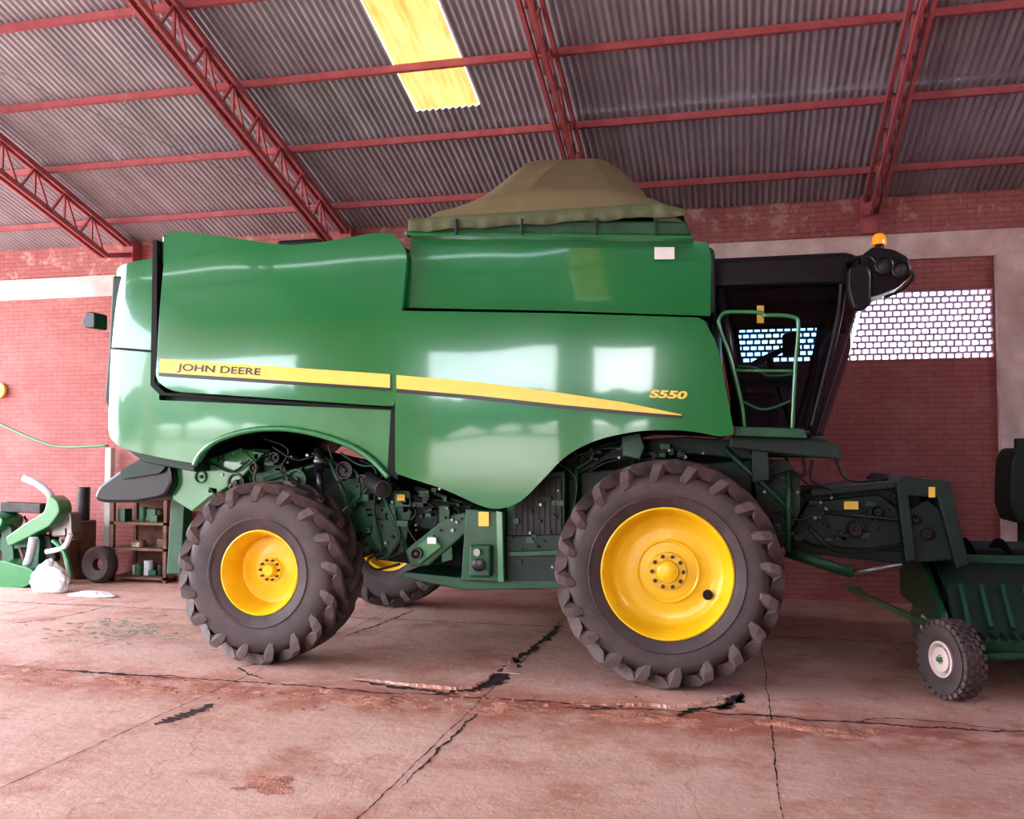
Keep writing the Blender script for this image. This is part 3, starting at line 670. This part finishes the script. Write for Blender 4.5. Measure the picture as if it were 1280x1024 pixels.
slab("pan_ribs",[(636,690),(703,688),(703,694),(636,696)],7.46,7.52,'dgreen',C,0,.004)
slab("gearbox_plate",[(582,636),(628,640),(630,728),(576,726)],7.42,7.55,'dgreen',C,0,.01)
slab("gearbox_edge",[(620,638),(628,640),(630,728),(622,728)],7.38,7.43,'greenlow',C,0,.006)
slab("gearbox_box",rect(586,682,613,722),7.34,7.45,'dgreen',C,0,.02)
lathe("gearbox_knob",[(0,.055),(-.03,.055),(-.04,.03),(-.04,0)],S(599,706,7.33),'black',C,20)
lathe("gearbox_shaft",[(0,.03),(-.05,.03),(-.05,0)],S(598,690,7.33),'steel',C,16)
slab("warning_label",rect(598,640,611,658),7.40,7.415,'decal',C,0,0)
slab("warning_label_small",rect(496,618,506,626),7.44,7.45,'decal',C,0,0)
slab("caution_label",rect(534,672,545,680),7.42,7.435,'white',C,0,0)
slab("lever_plate",[(492,612),(512,614),(514,634),(494,634)],7.46,7.52,'dgreen',C,0,.008)
slab("elevator_arm",[(506,688),(560,645),(582,640),(588,662),(535,708),(512,708)],7.48,7.75,'dgreen',C,0,.015)
slab("elevator_cover",[(512,690),(540,668),(552,684),(524,706)],7.44,7.5,'greenlow',C,0,.01)
lathe("elevator_pulley",[(0,.055),(-.03,.055),(-.03,.04),(-.01,.03),(-.03,.015),(-.03,0)],S(521,692,7.43),'dsteel',C,24)
slab("support_leg",[(548,632),(562,632),(566,700),(552,704)],7.5,7.6,'dgreen',C,0,.008)
slab("cross_plate",[(470,640),(500,622),(515,640),(505,690),(480,700),(462,670)],7.65,7.8,'dgreen',C,0,.01)
tube("exhaust_pipe",[S(462,598,7.75),S(468,604,7.5),S(480,612,7.2)],.070,'dsteel',C,True,20)
lathe("exhaust_mouth",[(-.02,.075),(-.025,.063),(.05,.061),(.05,0)],(S(480,612,7.2).x,7.2,S(480,612,7.2).z),'blackm',C,24)
slab("rear_frame",[(210,578),(240,582),(300,560),(330,566),(300,600),(262,622),(240,640),(215,625)],7.6,7.75,'greenlow',C,0,.012)
slab("rear_frame_bar",[(215,600),(232,600),(226,718),(208,718)],7.9,8.05,'dgreen',C,0,.01)
slab("belt_cover",[(270,588),(310,560),(340,562),(360,590),(350,612),(280,625)],7.7,7.9,'dgreen',C,6,.012)
for i,(px,py,r) in enumerate([(253,596,.06),(297,603,.085),(345,572,.05),(278,574,.035),(432,588,.08),(455,600,.05),(372,600,.10),(320,585,.05)]):
    p=S(px,py,7.62); lathe("pulley_%d"%i,[(.05,r*.5),(.04,r),(.02,r),(.0,r*.85),(-.02,r),(-.04,r),(-.04,r*.8),(-.015,r*.7),(-.015,r*.3),(-.05,r*.25),(-.05,0)],p,('dsteel' if i%3 else 'dgreen'),C,28)
slab("green_case",[(425,600),(470,592),(500,610),(500,632),(470,690),(440,660),(430,630)],7.8,8.1,'dgreen',C,0,.015)
tube("hydraulic_cylinder",[S(399,560,7.45),S(399,590,7.45)],.045,'black',C,seg=16)
tube("hydraulic_rod",[S(399,585,7.45),S(401,625,7.45)],.03,'black',C)
tube("hydraulic_collar",[S(399,574,7.45),S(399,579,7.45)],.05,'steel',C,seg=16)
HS=[[(300,560),(320,580),(318,600),(330,615)],[(340,558),(370,575),(400,570),(430,585)],[(450,575),(470,590),(468,640),(478,690)],[(490,625),(498,660),(492,690),(470,700)],[(520,612),(545,640),(540,672)],[(560,640),(600,650),(650,640)],[(720,570),(760,560),(800,566),(850,562)],[(735,590),(770,575),(830,575),(900,590)],[(350,590),(390,610),(430,600)],[(262,610),(280,630),(300,612)],[(500,620),(520,640),(510,660),(530,690)],[(440,560),(470,570),(485,600)],[(690,575),(720,600),(712,660)],[(480,690),(460,700),(470,712),(500,705)],
[(330,548),(360,562),(352,590),(380,612)],[(410,556),(420,580),(445,590),(450,620)],[(500,606),(494,640),(500,672),(488,694)],[(515,618),(560,628),(590,634)],[(530,640),(570,636),(576,660)],[(640,604),(672,640),(690,600)],[(245,590),(262,580),(290,590),(312,575)],[(425,566),(452,582),(480,580)]]
for i,l in enumerate(HS):
    tube("hose_%d"%i,g(l,7.56+.02*(i%4)),.010,'black' if i%3 else 'dgreen',C,True,8)
for i,(l) in enumerate([[(255,600),(340,566)],[(330,600),(420,575)],[(410,570),(440,640)],[(470,600),(515,700)],[(700,600),(780,548)],[(720,560),(720,640)],[(800,548),(790,580)],[(905,560),(990,640)],[(985,590),(985,690)],[(520,610),(600,636)],[(430,640),(470,600)]]):
    tube("strut_%d"%i,g(l,7.66),.022,'dgreen',C,False,8)
pa=[];pb=[];pc=[];pd=[];rnd=random.Random(21)
zones=[(250,480,565,625,7.60),(440,500,600,690,7.62),(500,580,610,665,7.46),(640,705,605,720,7.49),(700,900,558,575,7.55),(1015,1125,615,680,8.0),(950,1000,580,680,7.72)]
for (x0,x1,yy0,yy1,Y) in zones:
    for k in range(22):
        p=S(rnd.uniform(x0,x1),rnd.uniform(yy0,yy1),Y); r=rnd.uniform(.008,.016); (pa if k%4 else pd).append(tubegeo([p+Vector((0,.1,0)),p-Vector((0,.015,0))],r,6))
    for k in range(9):
        p=S(rnd.uniform(x0,x1),rnd.uniform(yy0,yy1),Y); w=rnd.uniform(.03,.10); h=rnd.uniform(.02,.06)
        (pb if k%2 else pc).append(boxgeo((p.x-w/2,p.y,p.z-h/2),(p.x+w/2,p.y+.12,p.z+h/2)))
multi("nuts_and_bolts",pa,'dsteel',C); multi("small_brackets",pb,'dgreen',C); multi("small_covers",pc,'vdgreen',C); multi("bright_fittings",pd,'steel',C)
slab("front_bracket",[(776,545),(800,541),(806,560),(800,575),(778,570)],7.4,7.5,'dgreen',C,0,.01)
slab("inner_fender",[(705,575),(760,552),(860,546),(930,552),(945,575),(860,568),(760,575),(712,600)],7.7,8.3,'vdgreen',C,0,.01)
slab("chopper_hood",[(116,624),(122,608),(152,586),(180,569),(212,577),(216,604),(206,622),(170,629),(128,629)],7.5,9.9,'black',C,8,.03)
slab("chopper_side",[(150,588),(180,571),(212,578),(200,592),(150,600)],7.46,7.52,'vdgreen',C,4,.01)
slab("tail_underside",[(150,556),(243,575),(243,590),(180,578)],7.35,YF-.1,'vdgreen',C,0,.01)
slab("rear_lamp",[(101,402),(108,390),(118,390),(118,410),(106,410)],7.9,8.1,'black',C,3,.01)
slab("engine_intake",[(345,300),(400,297),(400,315),(345,315)],8.0,9.2,'black',C,6,.03)
# ------------------------------------------------------------------ feeder house
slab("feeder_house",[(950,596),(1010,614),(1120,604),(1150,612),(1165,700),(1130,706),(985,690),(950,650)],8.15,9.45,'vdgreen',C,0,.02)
slab("feeder_side",[(1008,628),(1100,618),(1130,640),(1130,690),(1020,684),(985,670)],8.08,8.16,'vdgreen',C,0,.02)
slab("feeder_side_rib",[(1012,612),(1120,602),(1122,610),(1014,621)],8.02,8.16,'vdgreen',C,0,.01)
slab("coupler_frame",[(1120,604),(1130,596),(1188,602),(1212,706),(1196,712),(1172,622),(1136,620),(1146,700),(1132,704)],7.95,9.7,'vdgreen',C,0,.015)
slab("coupler_plate",[(1130,640),(1160,625),(1178,640),(1192,700),(1140,704)],8.05,8.15,'vdgreen',C,0,.01)
slab("feeder_label",rect(1055,627,1073,637),8.0,8.06,'decal',C,0,0)
slab("coupler_label",rect(1161,609,1169,622),7.93,7.945,'decal',C,0,0)
tube("feeder_cylinder",g([(982,690),(1065,716)],7.95),.045,'dgreen',C,seg=14)
tube("feeder_cylinder_rod",g([(1065,716),(1128,706)],7.95),.022,'steel',C)
tube("feeder_rod",g([(1030,640),(1140,652)],7.98),.015,'dsteel',C); tube("feeder_rod_2",g([(1010,660),(1050,690),(1130,680)],7.98),.012,'black',C,True)
for i,(px,py,r) in enumerate([(1070,662,.07),(1098,640,.04),(1160,668,.05),(1146,650,.035),(995,628,.06),(1125,628,.04)]):
    lathe("feeder_pulley_%d"%i,[(.08,r),(0,r),(-.01,r*.8),(.01,r*.7),(.01,r*.3),(-.03,r*.25),(-.03,0)],S(px,py,8.0),'dsteel',C,24)
slab("drive_housing",[(940,575),(985,575),(1000,600),(1000,640),(975,690),(955,660),(945,620)],7.75,8.1,'vdgreen',C,6,.02)
for i,l in enumerate([[(970,560),(985,580),(980,620)],[(1000,560),(1005,590),(990,610),(985,650)],[(1015,575),(1015,600),(1040,612)],[(1040,560),(1060,600),(1110,598)],[(960,600),(990,590),(1010,605)],[(965,640),(1000,650),(1020,640)]]):
    tube("front_hose_%d"%i,g(l,7.7 if i>3 else 7.9),.012,'black',C,True,8)

# ------------------------------------------------------------------ header on its transport trailer
T=empty("header_trailer",(2.5,8.5,0))
wc=G(1187,877); rzw=-math.radians(65)
wheel(T,"trailer_wheel_near",(wc.x+.03,wc.y+.08,.285),.285,.19,.125,26,rz=rzw,dish=.05,ag=False,rimmat='concrete',hub='greenlow')
wheel(T,"trailer_wheel_far",(wc.x+.22,wc.y+1.45,.285),.285,.19,.125,26,rz=rzw,dish=.05,ag=False,rimmat='concrete',hub='greenlow')
axl=Vector((math.sin(math.radians(65)),math.cos(math.radians(65)),0))
c0=Vector((wc.x+.03,wc.y+.08,.285))
tube("trailer_axle",[c0,c0+axl*2.2],.035,'dgreen',T)
tube("trailer_axle_rear",[Vector((wc.x+.22,wc.y+1.45,.285)),Vector((wc.x+.22,wc.y+1.45,.285))+axl*2.0],.035,'dgreen',T)
a=G(1072,785); 
def bm_(nm,p,q,w,h,mt): return bevel(multi(nm,[beamgeo(p,q,w,h)],mt,T),.006)
bm_("drawbar",(a.x,a.y+.6,.30),(c0.x+.25,c0.y+.15,.34),.05,.05,'greenlow')
bm_("drawbar_hitch",(a.x-.05,a.y+.6,.32),(a.x+.12,a.y+.6,.32),.10,.03,'greenlow')
bm_("trailer_rail",(c0.x+.2,c0.y+.25,.33),(c0.x+4.0,c0.y+.45,.33),.08,.12,'dgreen')
bm_("trailer_rail_far",(c0.x+.1,c0.y+1.6,.36),(c0.x+4.0,c0.y+1.7,.36),.08,.10,'dgreen')
hx1=c0.x+4.2
def xsec(nm,prof,x0,x1,mt,bev=.01):
    n=len(prof); V=[(x0,y,z) for y,z in prof]+[(x1,y,z) for y,z in prof]
    return bevel(mesh(nm,V,[list(range(n)),list(range(2*n-1,n-1,-1))]+[[i,(i+1)%n,n+(i+1)%n,n+i] for i in range(n)],mt,T),bev)
xsec("header_pan",[(7.75,.42),(8.1,.44),(9.3,.46),(9.45,.95),(9.38,.95),(9.2,.55),(8.1,.50),(7.75,.46)],c0.x+.05,hx1,'vdgreen')
xsec("header_end_sheet",[(7.6,.40),(9.5,.42),(9.5,1.0),(9.0,1.0),(8.4,.85),(7.7,.55)],c0.x+.02,c0.x+.07,'dgreen')
xsec("header_apron",[(7.55,.38),(7.62,.46),(7.9,.74),(8.3,.88),(8.3,.84),(7.92,.68),(7.66,.38)],c0.x+.10,hx1,'vdgreen')
parts=[]; x=c0.x+.2
while x<hx1:   # stiffening ribs and knife guards along the apron
    parts.append(beamgeo((x,7.88,.745),(x,7.60,.465),.03,.03)); parts.append(beamgeo((x,7.60,.43),(x,7.40,.41),.03,.02)); parts.append(beamgeo((x+.075,7.60,.43),(x+.075,7.40,.41),.03,.02)); x+=.15
multi("knife_guards",parts,'dgreen',T)
bm_("header_top_beam",(c0.x+.05,8.32,.90),(hx1,8.32,.90),.08,.06,'dgreen')
tube("header_auger",[(c0.x+.1,8.85,.78),(hx1,8.85,.78)],.16,'vdgreen',T,seg=20)
V=[];F=[];n=260
for i in range(n+1):
    x=c0.x+.1+(hx1-c0.x-.1)*i/n; a_=i*.35
    for r in(.15,.25): V.append((x,8.85+r*math.cos(a_),.78+r*math.sin(a_)))
for i in range(n): F.append([2*i,2*i+1,2*i+3,2*i+2])
mesh("auger_flight",V,F,'dsteel',T)

# ------------------------------------------------------------------ clutter by the back wall
sh=empty("storage_shelf",(-8.6,11.3,0))
q0=S(146,712,11.2); q1=S(212,712,11.2); X0,X1=q0.x,q1.x; ht=S(146,620,11.2).z
for x in(X0,X1):
    for y in(11.1,11.6): box("shelf_post",(x,y,ht/2),(.05,.05,ht),'wood',sh)
for z in(.06,.45,.80,ht-.03): box("shelf_board",((X0+X1)/2,11.35,z),(X1-X0+.05,.55,.035),'wood',sh)
box("shelf_back",((X0+X1)/2,11.62,ht/2),(X1-X0,.02,ht),'wood',sh)
for i in range(26):
    x=X0+.08+(X1-X0-.16)*random.random(); lvl=random.choice([.08,.468,.818,ht-.012]); r=random.uniform(.04,.07)
    if i%2: h=random.uniform(.08,.2); lathe("can_%d"%i,[(0,0),(0,r),(-h,r),(-h,r*.9),(-h,0)],(x,11.2+random.uniform(0,.25),lvl),random.choice(['grey','dsteel','wood','dgreen']),sh,16,rxz=Matrix.Rotation(-math.pi/2,3,'X'))
    else: h=random.uniform(.06,.18); box("carton_%d"%i,(x,11.2+random.uniform(0,.2),lvl+h/2),(r*2.4,.16,h),random.choice(['wood','debris','dgreen','dsteel']),sh,.005)
p=S(138,560,11.55); mesh("door_frame_post",*boxgeo((p.x-.045,11.5,0),(p.x+.045,11.6,p.z)),'whitepaint')
mesh("plank_pile",*boxgeo((X1+.05,11.3,0),(X1+.16,11.4,1.1)),'wood')
RU=empty("corn_header_parts",(-9.6,10.6,0))
slab("gatherer_shell",[(6,672),(30,655),(55,640),(60,618),(72,626),(75,640),(62,658),(35,672),(10,684)],10.5,10.75,'greenlow',RU,5,.03)
slab("gatherer_base",[(0,700),(40,712),(48,722),(30,735),(-20,735)],10.3,10.8,'greenlow',RU,5,.03)
slab("gatherer_post",[(0,650),(14,660),(20,735),(4,735)],10.6,10.7,'dgreen',RU,0,.01)
slab("gatherer_snout",[(-60,640),(-10,640),(4,648),(0,662),(-60,690)],10.5,10.9,'greenlow',RU,8,.04)
slab("row_frame",[(0,672),(44,664),(50,676),(46,728),(34,728),(34,684),(0,690)],10.62,10.8,'dgreen',RU,2,.015)
tube("feed_tube",g([(30,598),(45,604),(62,618),(68,640)],10.62),.05,'grey',RU,True,14)
tube("down_tube",g([(42,672),(36,700),(20,730)],10.45),.055,'grey',RU,True,14)
tube("side_tube",g([(66,676),(80,690),(90,722)],10.5),.03,'greenlow',RU,True,12)
tube("light_tube",g([(58,690),(80,684),(88,668)],10.5),.035,'bag',RU,True,12)
for i in range(22):
    x=random.uniform(-10,85); tube("rod_%d"%i,g([(x,random.uniform(636,690)),(min(88,x+random.uniform(-40,40)),728)],random.uniform(10.6,10.9)),random.uniform(.010,.024),random.choice(['dsteel','dgreen','wood','grey','black']),RU)
slab("box_frame",[(0,628),(50,630),(50,642),(0,640)],10.7,10.9,'dsteel',RU,0,.01)
slab("motor_block",[(62,642),(88,640),(90,670),(64,672)],10.7,10.9,'steel',RU,4,.02)
slab("chain_case",[(20,676),(60,668),(70,700),(30,712)],10.7,10.9,'dsteel',RU,4,.02)
slab("wooden_crate",rect(-30,676,86,712),10.8,10.98,'wood',RU,0,.01)
dx_=S(103,700,11.3).x; dr=empty("oil_drum",(dx_,11.3,0))
lathe("drum_body",[(0,0),(0,.17),(-.42,.17),(-.44,.175),(-.46,.17),(-.80,.17),(-.81,.16),(-.81,0)],(dx_,11.3,0),'wood',dr,28,rxz=Matrix.Rotation(-math.pi/2,3,'X'))
lathe("pipe_stack",[(-.81,0),(-.81,.085),(-1.28,.085),(-1.28,.07),(-1.0,.07),(-1.0,0)],(dx_,11.3,0),'dsteel',dr,20,rxz=Matrix.Rotation(-math.pi/2,3,'X'))
qx=S(122,700,10.9).x; lathe("spare_wheel",[(0,.08),(-.02,.12),(-.06,.2),(0,.25),(.10,.25),(.16,.2),(.12,.12),(.1,.08),(0,.08)],(qx,10.9,.25),'rubber',None,32)
def blob(nm,c,s,mt,seed,am=1.0):
    bm=bmesh.new(); bmesh.ops.create_icosphere(bm,subdivisions=5,radius=1)
    for v in bm.verts:
        d=v.co.copy(); k=1+am*(.16*mn.noise(d*1.6+Vector((seed,0,0)))+.09*mn.noise(d*4+Vector((seed,2,0)))+.03*mn.noise(d*11))
        tp_=1-.35*max(0,d.z)
        v.co=Vector((c[0]+d.x*s[0]*k*tp_,c[1]+d.y*s[1]*k,max(.004,c[2]+d.z*s[2]*k)))
    me=bpy.data.meshes.new(nm); bm.to_mesh(me); bm.free(); return link(nm,me,mt,None,True)
p=S(62,720,10.08); blob("white_sack",(p.x,10.08,.16),(.27,.14,.24),'bag',1)
p=S(112,735,9.9); blob("plastic_sheet",(p.x+.05,9.9,.02),(.32,.13,.05),'bag',2)
tube("hanging_cable",g([(-60,500),(0,530),(50,552),(80,559),(135,557)],11.3),.018,'greenlow',None,True)
p=S(-3,488,11.62); lathe("round_sign",[(.05,.12),(0,.12),(-.005,.10),(-.005,0)],p,'decal',None,32)
IM=empty("stored_implement",(4.3,10.8,0))
slab("implement_hood",[(1264,575),(1272,560),(1330,560),(1330,650),(1270,655),(1262,630)],10.2,10.8,'vdgreen',IM,6,.04)
slab("implement_knob",[(1271,548),(1283,548),(1285,562),(1271,562)],10.3,10.4,'vdgreen',IM,2,.01)
slab("implement_leg",[(1275,650),(1290,650),(1290,745),(1275,745)],10.4,10.5,'vdgreen',IM,0,.01)
slab("implement_leg_b",[(1315,650),(1330,650),(1330,748),(1315,748)],10.4,10.5,'vdgreen',IM,0,.01)

# ------------------------------------------------------------------ daylight
w=bpy.data.worlds.new("sky"); scn.world=w; w.use_nodes=True; nt=w.node_tree; N=nt.nodes; L=nt.links; bg=N["Background"]
tc=N.new("ShaderNodeTexCoord"); sp=N.new("ShaderNodeSeparateXYZ"); L.new(tc.outputs["Generated"],sp.inputs[0])
cr_=N.new("ShaderNodeValToRGB"); e=cr_.color_ramp; e.elements[0].position=.0; e.elements[0].color=(.94,.98,1,1); e.elements[1].position=.6; e.elements[1].color=(.48,.65,1,1)
L.new(sp.outputs[2],cr_.inputs[0])
n=N.new("ShaderNodeTexNoise"); n.inputs["Scale"].default_value=3.2; n.inputs["Detail"].default_value=6; L.new(tc.outputs["Generated"],n.inputs["Vector"])
r=N.new("ShaderNodeMapRange"); r.inputs[1].default_value=.42; r.inputs[2].default_value=.6; L.new(n.outputs["Fac"],r.inputs[0])
mm=N.new("ShaderNodeMix"); mm.data_type='RGBA'; L.new(r.outputs[0],mm.inputs[0]); L.new(cr_.outputs[0],mm.inputs[6]); mm.inputs[7].default_value=(1.22,1.24,1.26,1)
L.new(mm.outputs[2],bg.inputs[0]); bg.inputs[1].default_value=10
sd=bpy.data.lights.new("sun",'SUN'); so=bpy.data.objects.new("sun",sd); scn.collection.objects.link(so)
sd.energy=5; sd.angle=math.radians(1); sd.color=(1,.94,.86)
so.rotation_euler=(math.radians(28),math.radians(-10),0); so.location=(0,-10,20)
scn.view_settings.view_transform='Standard'
try: scn.view_settings.look='Medium High Contrast'
except Exception as ex: print("look unavailable",ex)
scn.view_settings.exposure=.2
